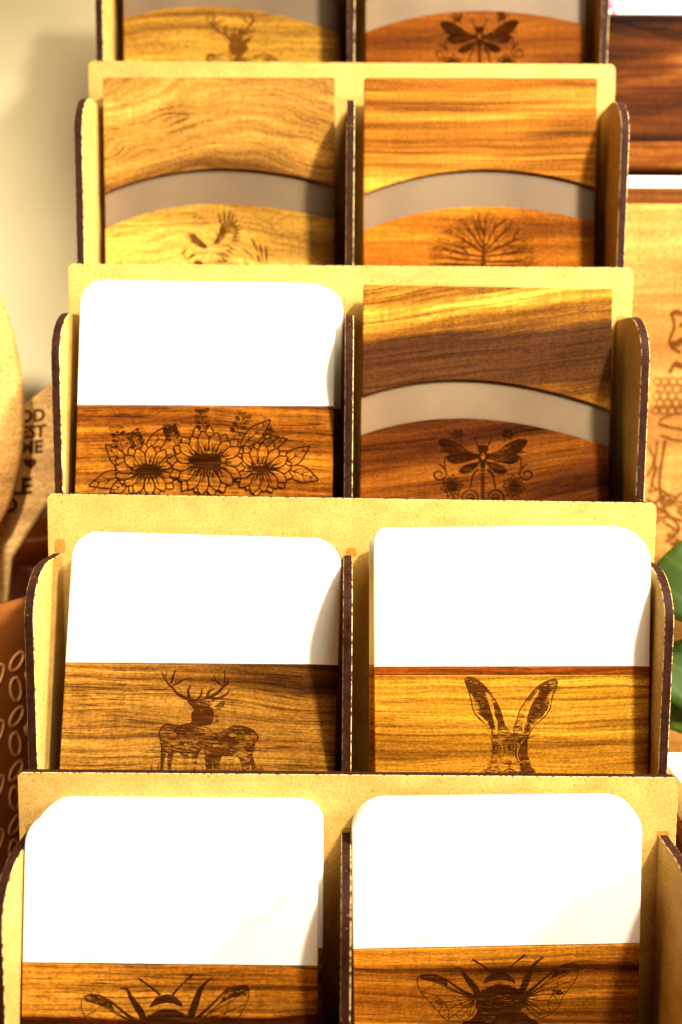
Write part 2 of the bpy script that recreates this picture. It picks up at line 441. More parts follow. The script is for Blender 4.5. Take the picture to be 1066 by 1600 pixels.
marble_board('white marble and wood board standing higher behind the dark streaked bee board', p, h, (.0605, .0605), (.013, .010), 'toffee')
p, h = P_(4, -.0720, .0162, .0107, 9.6, -.22)
_, B['beel'] = marble_board('white marble board with dark black-streaked wood engraved with a bee, another board behind it', p, h, (.0603, .0611), (.013, .011), 'amber_streaked')
p, h = P_(4, .0615, .0124, .0064, 0.6, -1.1)
_, B['beer'] = marble_board('white marble board with toffee brown wood engraved with a wide-winged bee', p, h, (.0634, .0621), (.014, .014), 'toffee')

up1 = [(-60, 58.9), (-30.9, 49.7), (-2.6, 46.4), (29.1, 48.3), (60, 54.8)]
lo1 = [(-60, 77.2), (-31.1, 67.0), (.6, 64.3), (29, 66.3), (60, 71.8)]
p, h = P_(1, -.0688, .0154, .0123, 2.2, -.27)
_, B['osprey'] = arch_board('pale swirled wood board with grey arc, engraved with a bird of prey and reeds', p, h, up1, lo1, 'swirled_pale', 'swirled_pale_b')
p, h = P_(1, .0664, .0184, .0126, 2.6, -.29)
_, B['tree'] = arch_board('striped orange wood board with grey arc, engraved with a bare branching tree', p, h,
    [(-60, 58.7), (-29.8, 49.6), (1.6, 46.3), (33.1, 48.9), (60, 55.3)], [(-60, 77.3), (-29.6, 68.1), (1.8, 64.8), (33.4, 67.4), (60, 72.6)], 'orange_striped', 'orange_plain')
p, h = P_(2, .0663, .0146, .0111, 6.1, .59)
_, B['fly'] = arch_board('two-tone pale and dark wood board with grey arc, engraved with a dragonfly', p, h,
    [(-60, 54.1), (-37.1, 47.6), (-6.3, 45.2), (30.8, 50.1), (60, 58.2)], [(-60, 72.6), (-36.7, 66.4), (-7.5, 63.4), (31.2, 68.6), (60, 76.1)], 'two_tone', 'russet')
lo0 = [(-60, 81.7), (-36.1, 76.5), (-7.8, 75.4), (24, 79.5), (60, 89.6)]
p, h = P_(0, -.0666, .0218, -.0011, 1.6, -.23)
_, B['deer0'] = arch_board('pale golden wood board with grey arc, engraved with a stag, on the topmost tier', p, h, [(x, z - 18) for x, z in lo0], lo0, 'pale_gold', 'pale_gold')
lo0 = [(-60, 87.2), (-32.8, 79.2), (-1.5, 76.2), (29.9, 77.5), (60, 83.2)]
p, h = P_(0, .0672, .0302, .0022, 0.7, -.33)
_, B['fly0'] = arch_board('rust brown wood board with grey arc, engraved with a dragonfly, on the topmost tier', p, h, [(x, z - 18) for x, z in lo0], lo0, 'rust', 'rust')

BURN = {}
DARK = ('russet', 'rust', 'chestnut', 'toffee', 'amber_streaked')
def inks(w, mott=.9, keep=.14, lvl=1.0):
    """burnt, plain wood, mottled burn for the wood w"""
    if w in DARK: keep, lvl = .05, (.75 if w in ('toffee', 'amber_streaked') else .45)
    if w not in BURN: BURN[w] = [burnt('burnt_' + w, w, keep, 0.0, lvl), W_[w], burnt('mottled_' + w, w, keep, mott, lvl)]
    return BURN[w]

# ---- sunflowers
rg = random.Random(3)
A = Art((140, 645, 500, 772), [(-54.1, 63.1), (53.6, 61.5), (-53, 101.2), (54.2, 99.5)])
def sc_(pts, ox=130, oy=630, s=2.6): return [(ox + x / s, oy + y / s) for x, y in pts]
def leaf(a, b, wd, veins=3, fillm=1, lw=2.4):
    a, b = Vector(a), Vector(b); d = b - a; n = Vector((-d.y, d.x)).normalized() * wd
    o = [a, a + d * .25 + n * .8, a + d * .55 + n, a + d * .85 + n * .4, b, a + d * .85 - n * .4, a + d * .55 - n, a + d * .25 - n * .8]
    A.fill(o, fillm); A.stroke(o, lw, closed=True); A.stroke([a, b], [lw, .5])
    for i in range(veins):
        u = .25 + .5 * i / max(1, veins - 1)
        for sg in (1, -1): A.stroke([a + d * u, a + d * min(1, u + .2) + n * .75 * sg], [lw * .8, .4])
def sprig(a, b, n=4, r=6.5):
    a, b = Vector(a), Vector(b); d = b - a; nn = Vector((-d.y, d.x)).normalized()
    A.stroke([a, b], 1.2)
    for i in range(n):
        u = .25 + .7 * i / (n - 1); q = a + d * u
        for sg in (1, -1):
            e = q + nn * sg * r * 1.1 + d.normalized() * r * .6
            A.ell(e, r * .8, r * .5, 2, math.atan2(e.y - q.y, e.x - q.x), 10)
    A.ell(b, r * .6, r * .9, 2)
for a, b, w_ in [((190, 275), (92, 168), 30), ((250, 215), (352, 88), 30), ((640, 180), (760, 68), 30), ((700, 190), (828, 145), 26), ((800, 260), (920, 175), 30), ((820, 265), (955, 312), 32), ((190, 285), (25, 335), 34), ((180, 320), (110, 362), 24)]:
    a, b = sc_([a, b]); leaf(a, b, w_ / 2.6)
for a, b in [((165, 210), (138, 105)), ((490, 130), (483, 35)), ((610, 150), (655, 50)), ((375, 165), (355, 105)), ((235, 190), (205, 125)), ((730, 160), (770, 125))]:
    a, b = sc_([a, b]); sprig(a, b)
def flower(c, rx, ry, px, py, n, seed):
    rr = random.Random(seed); c = sc_([c])[0]; rx, ry, px, py = rx / 2.6, ry / 2.6, px / 2.6, py / 2.6
    for ring, (sc1, off) in enumerate(((1.0, .5), (.92, 0))):
        for i in range(n):
            a = 2 * math.pi * (i + off) / n + rr.uniform(-.06, .06); L = sc1 * rr.uniform(.9, 1.05)
            ca, sa = math.cos(a), math.sin(a)
            tip = Vector((c[0] + px * L * ca, c[1] + py * L * sa)); b0 = Vector((c[0] + rx * .8 * ca, c[1] + ry * .8 * sa))
            d = tip - b0; nn = Vector((-d.y, d.x)).normalized() * (2 * math.pi * (px + py) / 2 / n * .36)
            o = [b0, b0 + d * .3 + nn * .8, b0 + d * .65 + nn, b0 + d * .9 + nn * .45, tip, b0 + d * .9 - nn * .45, b0 + d * .65 - nn, b0 + d * .3 - nn * .8]
            A.fill(o, 1); A.stroke(o, 2.2, closed=True)
            for sg in (-.35, .1, .4): A.stroke([b0, b0 + d * rr.uniform(.35, .7) + nn * sg], [2.2, .7])
    A.ell(c, rx, ry, 2, 0, 26); A.ell(c, rx * .8, ry * .75, 0, 0, 24)
    for i in range(40):
        a = rr.uniform(0, 6.28); u = rr.uniform(1.0, 1.35)
        A.stroke([(c[0] + rx * .7 * math.cos(a), c[1] + ry * .7 * math.sin(a)), (c[0] + rx * u * math.cos(a), c[1] + ry * u * math.sin(a))], [1.8, .4])
flower((262, 276), 62, 24, 140, 108, 13, 1); flower((725, 268), 48, 20, 128, 110, 13, 2); flower((505, 240), 76, 46, 158, 142, 15, 3)
A.build(inks('chestnut'), B['sun'])

# ---- dragonfly (two boards)
def dragonfly(parent, w, xf=None):
    A = Art((0, 0, 1066, 693), [(-30.6, 66), (31.1, 64.9), (-29.8, 106.1), (31.9, 105)], xf=xf)
    mir = lambda P: [(1014 - x, y) for x, y in P]
    for sd in (lambda P: P, mir):
        A.stroke(sd([(215, 275), (190, 300), (190, 360), (205, 440)]), 11); A.stroke(sd([(330, 160), (300, 120)]), 10)
        A.stroke(sd([(200, 440), (150, 478), (108, 458), (100, 425), (130, 405), (160, 415), (162, 440), (142, 446)]), [10, 16, 12, 7])
        A.stroke(sd([(185, 390), (160, 355), (122, 350)]), [12, 16, 4]); A.stroke(sd([(205, 250), (170, 242), (145, 255)]), [4, 12, 3])
        for i in range(6):
            a = i * 1.05; q = sd([(300 + 30 * math.cos(a), 100 + 26 * math.sin(a))])[0]; A.ell(q, 26, 15, 2, a if sd is not mir else -a, 10)
        A.stroke(sd([(255, 95), (215, 85)]), [12, 3]); A.stroke(sd([(320, 80), (350, 70)]), [10, 3])
        for i in range(13):
            a = 2 * math.pi * i / 13; L = 80 if i % 2 else 95; c = (248, 528)
            p = [(c[0] + 25 * math.cos(a), c[1] + 25 * math.sin(a)), (c[0] + L * .7 * math.cos(a + .2), c[1] + L * .7 * math.sin(a + .2)), (c[0] + L * math.cos(a), c[1] + L * math.sin(a)), (c[0] + L * .7 * math.cos(a - .2), c[1] + L * .7 * math.sin(a - .2))]
            A.fill(sd(p), 1, True, 3); A.stroke(sd(p), 9, closed=True)
            A.stroke(sd([c, (c[0] + L * .7 * math.cos(a), c[1] + L * .7 * math.sin(a))]), [14, 4])
        A.ell(sd([(248, 528)])[0], 34, 30)
        A.stroke(sd([(330, 650), (345, 590), (400, 560), (455, 590), (466, 650)]), 11); A.stroke(sd([(365, 650), (390, 600), (430, 610), (440, 650)]), 9)
        A.ell(sd([(410, 640)])[0], 30, 18); A.stroke(sd([(250, 600), (290, 680), (300, 760)]), 10); A.stroke(sd([(350, 700), (400, 760), (470, 790)]), 10)
        A.fill(sd([(135, 150), (180, 135), (240, 145), (310, 180), (370, 225), (430, 255), (485, 265), (462, 288), (380, 275), (300, 268), (220, 260), (175, 220), (145, 180)]), 0)
        A.fill(sd([(203, 290), (240, 265), (330, 268), (430, 275), (485, 290), (430, 310), (360, 330), (280, 345), (228, 330)]), 0)
        A.fill(sd([(303, 405), (330, 370), (380, 345), (440, 330), (482, 325), (455, 370), (410, 410), (360, 428), (318, 420)]), 0)
        for P, ww in [([(215, 165), (300, 200), (420, 258)], [2, 9, 2]), ([(270, 190), (340, 235), (400, 258)], [2, 12, 2]), ([(200, 200), (280, 240), (420, 268)], [2, 5, 2]), ([(240, 300), (340, 295), (460, 290)], [2, 7, 2]), ([(280, 325), (370, 312), (450, 298)], [2, 5, 2]), ([(350, 405), (400, 375), (465, 338)], [2, 7, 2]), ([(380, 415), (420, 385), (460, 350)], [2, 4, 2])]:
            A.stroke(sd(P), ww, 2)
        A.stroke(sd([(468, 200), (450, 160), (430, 118)]), [12, 8, 10])
        A.stroke(sd([(468, 388), (428, 430), (412, 490), (403, 545)]), [20, 14, 10, 14])
    A.fill([(465, 205), (488, 186), (507, 190), (530, 186), (552, 208), (540, 243), (508, 254), (476, 243)])
    A.fill([(484, 245), (532, 245), (548, 290), (530, 330), (507, 350), (484, 330), (468, 290)])
    A.ell((507, 280), 18, 28, 1); A.stroke([(507, 340), (507, 380)], [44, 30])
    for i in range(13): A.ell((507, 372 + i * 27), 17 - i * .3, 15)
    for i in range(9): A.ell((507, 385 + i * 27), 5, 6, 1)
    A.build(inks(w), parent)
dragonfly(B['fly'], 'russet')
dragonfly(B['fly0'], 'rust', lambda q: Vector((q.x + 3.0, q.y + 7.8)))

# ---- stag (two boards)
def stag(parent, w, xf=None):
    A = Art((0, 0, 1066, 933), [(-23.3, 58.4), (32.5, 56.7), (-20.3, 105.7), (34.4, 104.1)], xf=xf)
    for P, ww in [([(110, 58), (135, 110), (165, 155), (200, 190), (235, 235), (290, 270), (350, 290), (410, 300)], [8, 20, 26, 32]),
                  ([(226, 40), (205, 90), (188, 155)], [9, 22, 24]), ([(358, 112), (290, 122), (240, 150), (200, 170)], [7, 20, 18]), ([(155, 48), (142, 95)], [5, 12]), ([(232, 110), (222, 145)], [6, 14]),
                  ([(352, 168), (330, 215), (338, 280)], [8, 22, 28]), ([(443, 188), (440, 240), (412, 285), (380, 296)], [7, 20, 22]),
                  ([(634, 38), (641, 100), (632, 165), (590, 220), (530, 260), (470, 292), (430, 302)], [7, 18, 30, 34]),
                  ([(548, 80), (562, 122), (606, 165), (628, 176)], [8, 18, 16]), ([(522, 120), (560, 132)], [5, 14]), ([(670, 108), (660, 150), (632, 182)], [8, 20, 18]),
                  ([(681, 193), (650, 245), (590, 275), (530, 288)], [6, 20, 22]), ([(548, 198), (505, 222), (486, 275)], [8, 22, 26])]:
        A.stroke(P, ww)
    A.fill([(325, 285), (440, 292), (548, 283), (538, 318), (508, 366), (560, 340), (600, 310), (636, 300), (630, 345), (600, 375), (565, 388), (582, 450), (575, 490), (522, 512), (528, 545), (640, 545), (720, 515), (800, 520), (860, 545), (910, 590), (917, 630), (895, 640), (882, 720), (868, 760), (908, 900), (870, 900), (850, 830), (835, 900), (785, 900), (760, 800), (720, 765), (650, 770), (602, 775), (580, 900), (540, 900), (535, 780), (520, 900), (475, 900), (465, 770), (440, 715), (402, 770), (390, 900), (360, 900), (355, 750), (322, 760), (320, 900), (290, 900), (275, 760), (200, 750), (175, 900), (148, 900), (150, 745), (127, 780), (105, 900), (85, 900), (95, 700), (78, 600), (90, 540), (150, 495), (230, 515), (330, 490), (355, 470), (355, 400), (375, 385), (365, 350), (335, 330)], 2, True, 2)
    A.fill([(365, 340), (510, 350), (545, 420), (510, 500), (400, 510), (365, 460), (385, 390)], 0)
    A.stroke([(80, 600), (95, 535), (150, 497), (230, 516), (330, 490)], [10, 16, 12]); A.stroke([(640, 545), (720, 516), (800, 522), (870, 552), (912, 600), (905, 640)], [8, 14, 14])
    for c, a, b in (((200, 590), 55, 42), ((700, 590), 60, 30), ((170, 725), 22, 14), ((440, 380), 20, 6), ((560, 680), 60, 22)): A.ell(c, a, b, 2); A.ell((c[0], c[1]), a * .55, b * .5, 1)
    rr = random.Random(5)
    for i in range(46):
        x = rr.uniform(10, 960); A.stroke([(x, 915), (x + rr.uniform(-18, 18), rr.uniform(815, 890))], [8, 2], 2)
    for i in range(70):
        x, y = rr.uniform(90, 860), rr.uniform(530, 800); A.stroke([(x, y), (x + rr.uniform(20, 70), y + rr.uniform(-6, 10))], [1, 5, 1], 0 if rr.random() < .6 else 1)
    A.build(inks(w, .9), parent)
stag(B['deer'], 'olive_brown')
inks('pale_gold', .9, .42)
stag(B['deer0'], 'pale_gold', lambda q: (q - Vector((-17.4, 61.2))) * .92 + Vector((-14.7, 80.1)))

# ---- hare
A = Art((0, 0, 1066, 933), [(-27.9, 59.9), (27.8, 60.3), (-27.9, 109.6), (28.2, 110)])
EL = [(142, 118), (185, 94), (240, 115), (310, 170), (370, 250), (420, 330), (450, 410), (475, 500), (512, 552), (470, 590), (420, 605), (380, 592), (350, 530), (300, 475), (240, 420), (205, 350), (190, 270), (165, 190)]
ER = [(870, 113), (906, 120), (909, 170), (885, 230), (862, 290), (850, 360), (800, 430), (730, 490), (690, 545), (660, 605), (600, 600), (548, 542), (575, 450), (600, 370), (650, 290), (720, 200), (790, 145)]
rr = random.Random(9)
for E_ in (EL, ER):
    A.fill(E_, 2); A.stroke(E_, 8, closed=True)
    m_ = sum((Vector(q) for q in E_), Vector((0, 0))) / len(E_); A.fill([m_ + (Vector(q) - m_) * .5 for q in E_], 0)
for P in ([(312, 222), (345, 238), (378, 330), (392, 420), (413, 470), (412, 555), (396, 562), (384, 470), (352, 350), (328, 270)], [(186, 225), (228, 300), (222, 345), (250, 395), (330, 470), (362, 545), (345, 545), (300, 468), (245, 410), (212, 345), (198, 280)],
          [(748, 216), (700, 268), (660, 335), (640, 400), (618, 500), (628, 545), (650, 480), (668, 400), (690, 340), (720, 282), (748, 245)], [(872, 205), (838, 262), (846, 300), (830, 360), (782, 425), (716, 480), (680, 540), (690, 535), (735, 482), (800, 424), (846, 352), (858, 285)]):
    A.fill(P, 1)
for i in range(190):
    if i % 2: u = rr.random(); a = (225 + u * 150, 200 + u * 330); d = rr.choice((-1, 1)); A.stroke([a, (a[0] + d * rr.uniform(15, 45), a[1] + rr.uniform(-8, 14))], [5, 1], 0 if i % 3 else 2)
    else: u = rr.random(); a = (820 - u * 160, 210 + u * 320); d = rr.choice((-1, 1)); A.stroke([a, (a[0] + d * rr.uniform(15, 45), a[1] + rr.uniform(-8, 14))], [5, 1], 0 if i % 3 else 2)
A.fill([(390, 590), (440, 580), (510, 548), (590, 580), (650, 590), (610, 640), (560, 625), (510, 640), (455, 625), (410, 640)], 2)
A.fill([(372, 600), (425, 600), (430, 640), (455, 690), (462, 740), (440, 800), (415, 870), (345, 835), (374, 740)], 2)
A.fill([(658, 600), (605, 600), (600, 650), (572, 700), (566, 750), (600, 810), (622, 875), (692, 840), (664, 740)], 2)
A.ell((402, 690), 16, 26, 0); A.ell((632, 690), 16, 26, 0); A.ell((400, 685), 5, 8, 1); A.ell((634, 685), 5, 8, 1)
A.stroke([(400, 620), (445, 660), (460, 740), (430, 810)], [5, 12, 6], 1); A.stroke([(635, 620), (595, 660), (575, 740), (605, 810)], [5, 12, 6], 1)
for P in ([(455, 640), (470, 700), (458, 760)], [(575, 640), (562, 700), (570, 760)]): A.stroke(P, [4, 9, 4])
A.stroke([(455, 798), (485, 815), (512, 808), (540, 815), (570, 798)], [4, 10, 4]); A.stroke([(512, 812), (512, 850)], 6); A.stroke([(440, 900), (480, 868), (512, 858), (545, 868), (590, 900)], [4, 9, 4])
A.ell((512, 798), 24, 11, 2)
for i in range(60):
    x = rr.uniform(380, 650); y = rr.uniform(600, 900)
    if 450 < x < 570 and y < 860: continue
    A.stroke([(x, y), (x + rr.uniform(-14, 14), y + rr.uniform(12, 34))], [5, 1], rr.choice((0, 0, 1)))
for i in range(40):
    x = rr.uniform(455, 575); A.stroke([(x, rr.uniform(600, 720)), (x + rr.uniform(-6, 6), rr.uniform(700, 760))], [3, 1], 2)
for a, b in [((430, 850), (215, 902)), ((435, 860), (260, 925)), ((420, 842), (280, 868)), ((600, 850), (800, 905)), ((595, 860), (760, 925)), ((605, 842), (740, 862)), ((372, 602), (275, 552)), ((664, 606), (755, 566)), ((660, 610), (720, 590))]:
    A.stroke([a, ((a[0] + b[0]) / 2, (a[1] + b[1]) / 2 - 6), b], [5, 3, 1.5])
A.fill([(345, 835), (415, 870), (512, 880), (622, 875), (692, 840), (740, 960), (512, 1010), (300, 960)], 2)
A.build(inks('honey', .9), B['hare'])

# ---- bees (two boards)
def bee(parent, w, corners):
    A = Art((0, 0, 1066, 457), corners)
    WL = [(395, 300), (310, 255), (230, 200), (160, 165), (100, 157), (55, 175), (47, 212), (65, 260), (110, 315), (165, 375), (215, 430), (270, 442), (330, 432), (372, 400), (402, 340)]
    WR = [(680, 290), (740, 240), (810, 180), (880, 120), (940, 99), (1002, 98), (1003, 160), (965, 230), (915, 290), (892, 350), (850, 388), (790, 422), (740, 402), (690, 350)]
    rr = random.Random(12)
    for WG, root, tips, dk in ((WL, (395, 305), [(60, 185), (75, 265), (125, 330), (175, 385), (235, 430), (300, 432), (355, 405)], [(160, 165), (100, 157), (62, 178), (110, 195), (180, 215), (235, 235), (215, 195)]),
                               (WR, (680, 300), [(1000, 115), (985, 190), (935, 262), (895, 335), (840, 388), (780, 412), (725, 390)], [(880, 120), (940, 99), (1002, 98), (1000, 140), (940, 150), (880, 170), (845, 185)])):
        A.fill(dk, 2)
        A.stroke(WG, 5, closed=True); A.stroke(WG[:5], [26, 14, 10, 6]); A.stroke([root] + [((root[0] + WG[2][0]) / 2, (root[1] + WG[2][1]) / 2 + 22), (WG[3][0], WG[3][1] + 35)], [18, 8, 3])
        rows = []
        for tp in tips:
            m1 = (root[0] * .62 + tp[0] * .38 + rr.uniform(-8, 8), root[1] * .62 + tp[1] * .38 + rr.uniform(-8, 8)); m2 = (root[0] * .3 + tp[0] * .7 + rr.uniform(-12, 12), root[1] * .3 + tp[1] * .7 + rr.uniform(-12, 12))
            A.stroke([root, m1, m2, tp], [10, 5, 4, 4]); rows.append((m1, m2, tp))
        for i in range(len(rows) - 1):
            for j in range(2):
                if rr.random() < .85: A.stroke([rows[i][j], ((rows[i][j][0] + rows[i + 1][j][0]) / 2 + rr.uniform(-12, 12), (rows[i][j][1] + rows[i + 1][j][1]) / 2 + rr.uniform(-10, 10)), rows[i + 1][j]], 4)
            a, b = rows[i][1], rows[i + 1][2]
            if rr.random() < .7: A.stroke([a, b], 3.5)
        A.fill([(x * .3 + y[0] * .7, 0) if False else ((tips[2][0] * .8 + root[0] * .2) + dx_, (tips[2][1] * .8 + root[1] * .2) + dy_) for x, y, dx_, dy_ in [(0, (0, 0), -30, -12), (0, (0, 0), 10, -18), (0, (0, 0), 34, 4), (0, (0, 0), 0, 14)]], 2)
    A.stroke([(500, 152), (440, 110), (375, 71)], [14, 8, 10]); A.stroke([(570, 150), (625, 95), (690, 44)], [14, 8, 14])
    A.stroke([(268, 122), (308, 125), (330, 165), (365, 210), (400, 260), (408, 310)], [6, 12, 24, 36, 40, 26]); A.stroke([(798, 58), (755, 90), (725, 130), (700, 190), (675, 250), (662, 285)], [8, 14, 30, 42, 40, 24])
    A.fill([(440, 212), (470, 170), (520, 150), (570, 152), (610, 175), (630, 210), (590, 197), (535, 190), (480, 202)], 0)
    A.fill([(400, 310), (420, 280), (450, 250), (500, 226), (560, 220), (620, 235), (665, 265), (692, 310), (690, 350), (665, 372), (720, 420), (770, 457), (745, 560), (690, 680), (600, 760), (535, 790), (470, 760), (380, 680), (330, 560), (310, 457), (370, 425), (405, 380), (395, 345)], 0)
    for i in range(70):
        x = rr.uniform(400, 640); y = rr.uniform(250, 450); A.stroke([(x, y), (x + rr.uniform(20, 70), y + rr.uniform(-3, 3))], [1, 4, 1], 2)
    for i in range(64):
        a = math.pi * (1 + i / 63); x, y = 545 + 145 * math.cos(a), 318 + 96 * math.sin(a); A.stroke([(545 + 125 * math.cos(a), 318 + 82 * math.sin(a)), (x + rr.uniform(-8, 8), y + rr.uniform(-10, 2))], [8, 1.5])
    for i in range(30):
        x = rr.uniform(430, 640); y = rr.uniform(400, 457); A.stroke([(x, y), (x + rr.uniform(-12, 12), y + 40)], [6, 1], rr.choice((0, 2)))
    A.ell((535, 440), 85, 16, 2)
    A.stroke([(300, 700), (370, 560), (400, 500)], [10, 30, 30]); A.stroke([(780, 700), (700, 560), (680, 500)], [10, 30, 30])
    A.build(inks(w), parent)
bee(B['beer'], 'toffee', [(-36.4, 62.5), (38.5, 63.3), (-36.6, 96.7), (38.9, 97.4)])
bee(B['beel'], 'amber_streaked', [(-38.9, 60.0), (36.1, 61.3), (-39.2, 96.2), (37.0, 97.5)])

# ---- bare tree
A = Art((0, 0, 1066, 561), [(-29.7, 64.2), (33.3, 64.1), (-29.4, 96.9), (33.9, 96.8)])
rr = random.Random(21)
rn = np.random.default_rng(5)
att = rn.uniform([-1, 0], [1, 1], (2600, 2)); att = att[(att ** 2).sum(1) < 1.0][:1200] * [480, 480]; att[:, 1] = 545 - att[:, 1]; att[:, 0] += 535
nodes = [(535, 640), (535, 600), (535, 565), (535, 535), (535, 505), (535, 475), (535, 448), (535, 425)]; par = [-1, 0, 1, 2, 3, 4, 5, 6]
for it in range(110):
    N = np.array(nodes); d = ((att[:, None, :] - N[None]) ** 2).sum(2); nn_ = d.argmin(1); dm = np.sqrt(d.min(1))
    att = att[dm > 12]; nn_ = nn_[dm > 12]
    if len(att) == 0: break
    for k in np.unique(nn_):
        v = att[nn_ == k] - N[k]; v = (v / np.linalg.norm(v, axis=1)[:, None]).sum(0) + rn.normal(0, .45, 2); L_ = np.linalg.norm(v)
        if L_ < 1e-3: continue
        q = N[k] + v / L_ * 10
        if ((N - q) ** 2).sum(1).min() > 20: nodes.append(tuple(q)); par.append(int(k))
cnt = [0] * len(nodes)
kids = set(par)
for i_ in range(len(nodes)):
    if i_ in kids: continue
    k = i_
    while k >= 0: cnt[k] += 1; k = par[k]
for i_ in range(1, len(nodes)):
    a0, b0 = Vector(nodes[par[i_]]), Vector(nodes[i_]); ww = lambda c_: min(44, 5.6 + 2.1 * (c_ - 1) ** .52)
    e_ = (b0 - a0) * .12
    A.stroke([a0 - e_, b0 + e_], [ww(max(cnt[i_], min(cnt[par[i_]], cnt[i_] * 2))), ww(cnt[i_])], 0, 1)
A.build(inks('orange_plain', .9, .22), B['tree'])

# ---- bird of prey and reeds
A = Art((0, 0, 1066, 690), [(-24.4, 61.4), (32.4, 61.3), (-24.8, 97.6), (32.3, 97.5)])
rr = random.Random(2)
A.fill([(145, 350), (175, 335), (212, 335), (245, 380), (295, 420), (345, 480), (300, 495), (225, 455), (165, 410)], 2)
for i in range(7): A.stroke([(150 + i * 9, 342 + i * 2), (210 + i * 16, 440 + i * 8)], [5, 4, 2], 0)
A.fill([(402, 435), (445, 355), (472, 262), (540, 232), (600, 245), (625, 290), (600, 330), (540, 360), (490, 410), (440, 442)], 2)
for a, b in [((495, 285), (455, 148)), ((520, 262), (508, 106)), ((548, 255), (566, 108)), ((575, 255), (602, 150)), ((590, 270), (642, 202)), ((600, 295), (664, 252)), ((590, 325), (680, 298)), ((585, 350), (672, 338)), ((580, 375), (668, 376)), ((575, 400), (665, 412)), ((560, 430), (655, 458)), ((540, 460), (635, 512)), ((520, 490), (600, 545)), ((500, 530), (575, 590)), ((480, 560), (545, 630))]:
    m_ = ((a[0] + b[0]) / 2 - 8, (a[1] + b[1]) / 2 + 4)
    A.stroke([a, m_, b], [14, 24, 5], 0 if b[1] < 420 else 2)
for i in range(22):
    a = (rr.uniform(360, 480), rr.uniform(440, 640)); A.stroke([a, (a[0] + rr.uniform(50, 130), a[1] + rr.uniform(-26, 10))], [2, 8, 2], 2)
for i in range(14): A.stroke([(rr.uniform(410, 560), rr.uniform(300, 430)), (rr.uniform(450, 600), rr.uniform(290, 420))], [3, 9, 2], 0)
A.fill([(90, 545), (105, 500), (135, 480), (165, 480), (140, 515)], 2); A.fill([(148, 582), (185, 548), (215, 543), (232, 556), (200, 570), (170, 592)], 0)
A.stroke([(88, 545), (140, 590), (180, 640), (230, 690)], [4, 7, 4], 2); A.stroke([(165, 480), (230, 530), (330, 530), (380, 490)], [3, 6, 3], 2)
A.fill([(205, 620), (260, 600), (300, 640), (260, 690), (220, 680)], 2)
for P, ww in [([(765, 383), (800, 440), (832, 515)], [2, 22, 4]), ([(850, 418), (866, 500), (880, 595)], [2, 24, 4]), ([(908, 450), (918, 540), (925, 640)], [2, 28, 6]), ([(678, 483), (740, 530), (806, 612)], [2, 14, 14, 3]), ([(823, 552), (840, 590), (854, 635)], [3, 26, 5]), ([(690, 598), (752, 662)], [3, 11, 3]), ([(880, 590), (884, 700)], 6), ([(925, 630), (926, 700)], 6), ([(806, 610), (850, 700)], 5), ([(832, 510), (870, 700)], 4)]:
    A.stroke(P, ww)
A.build(inks('swirled_pale_b', .6, .28), B['osprey'])

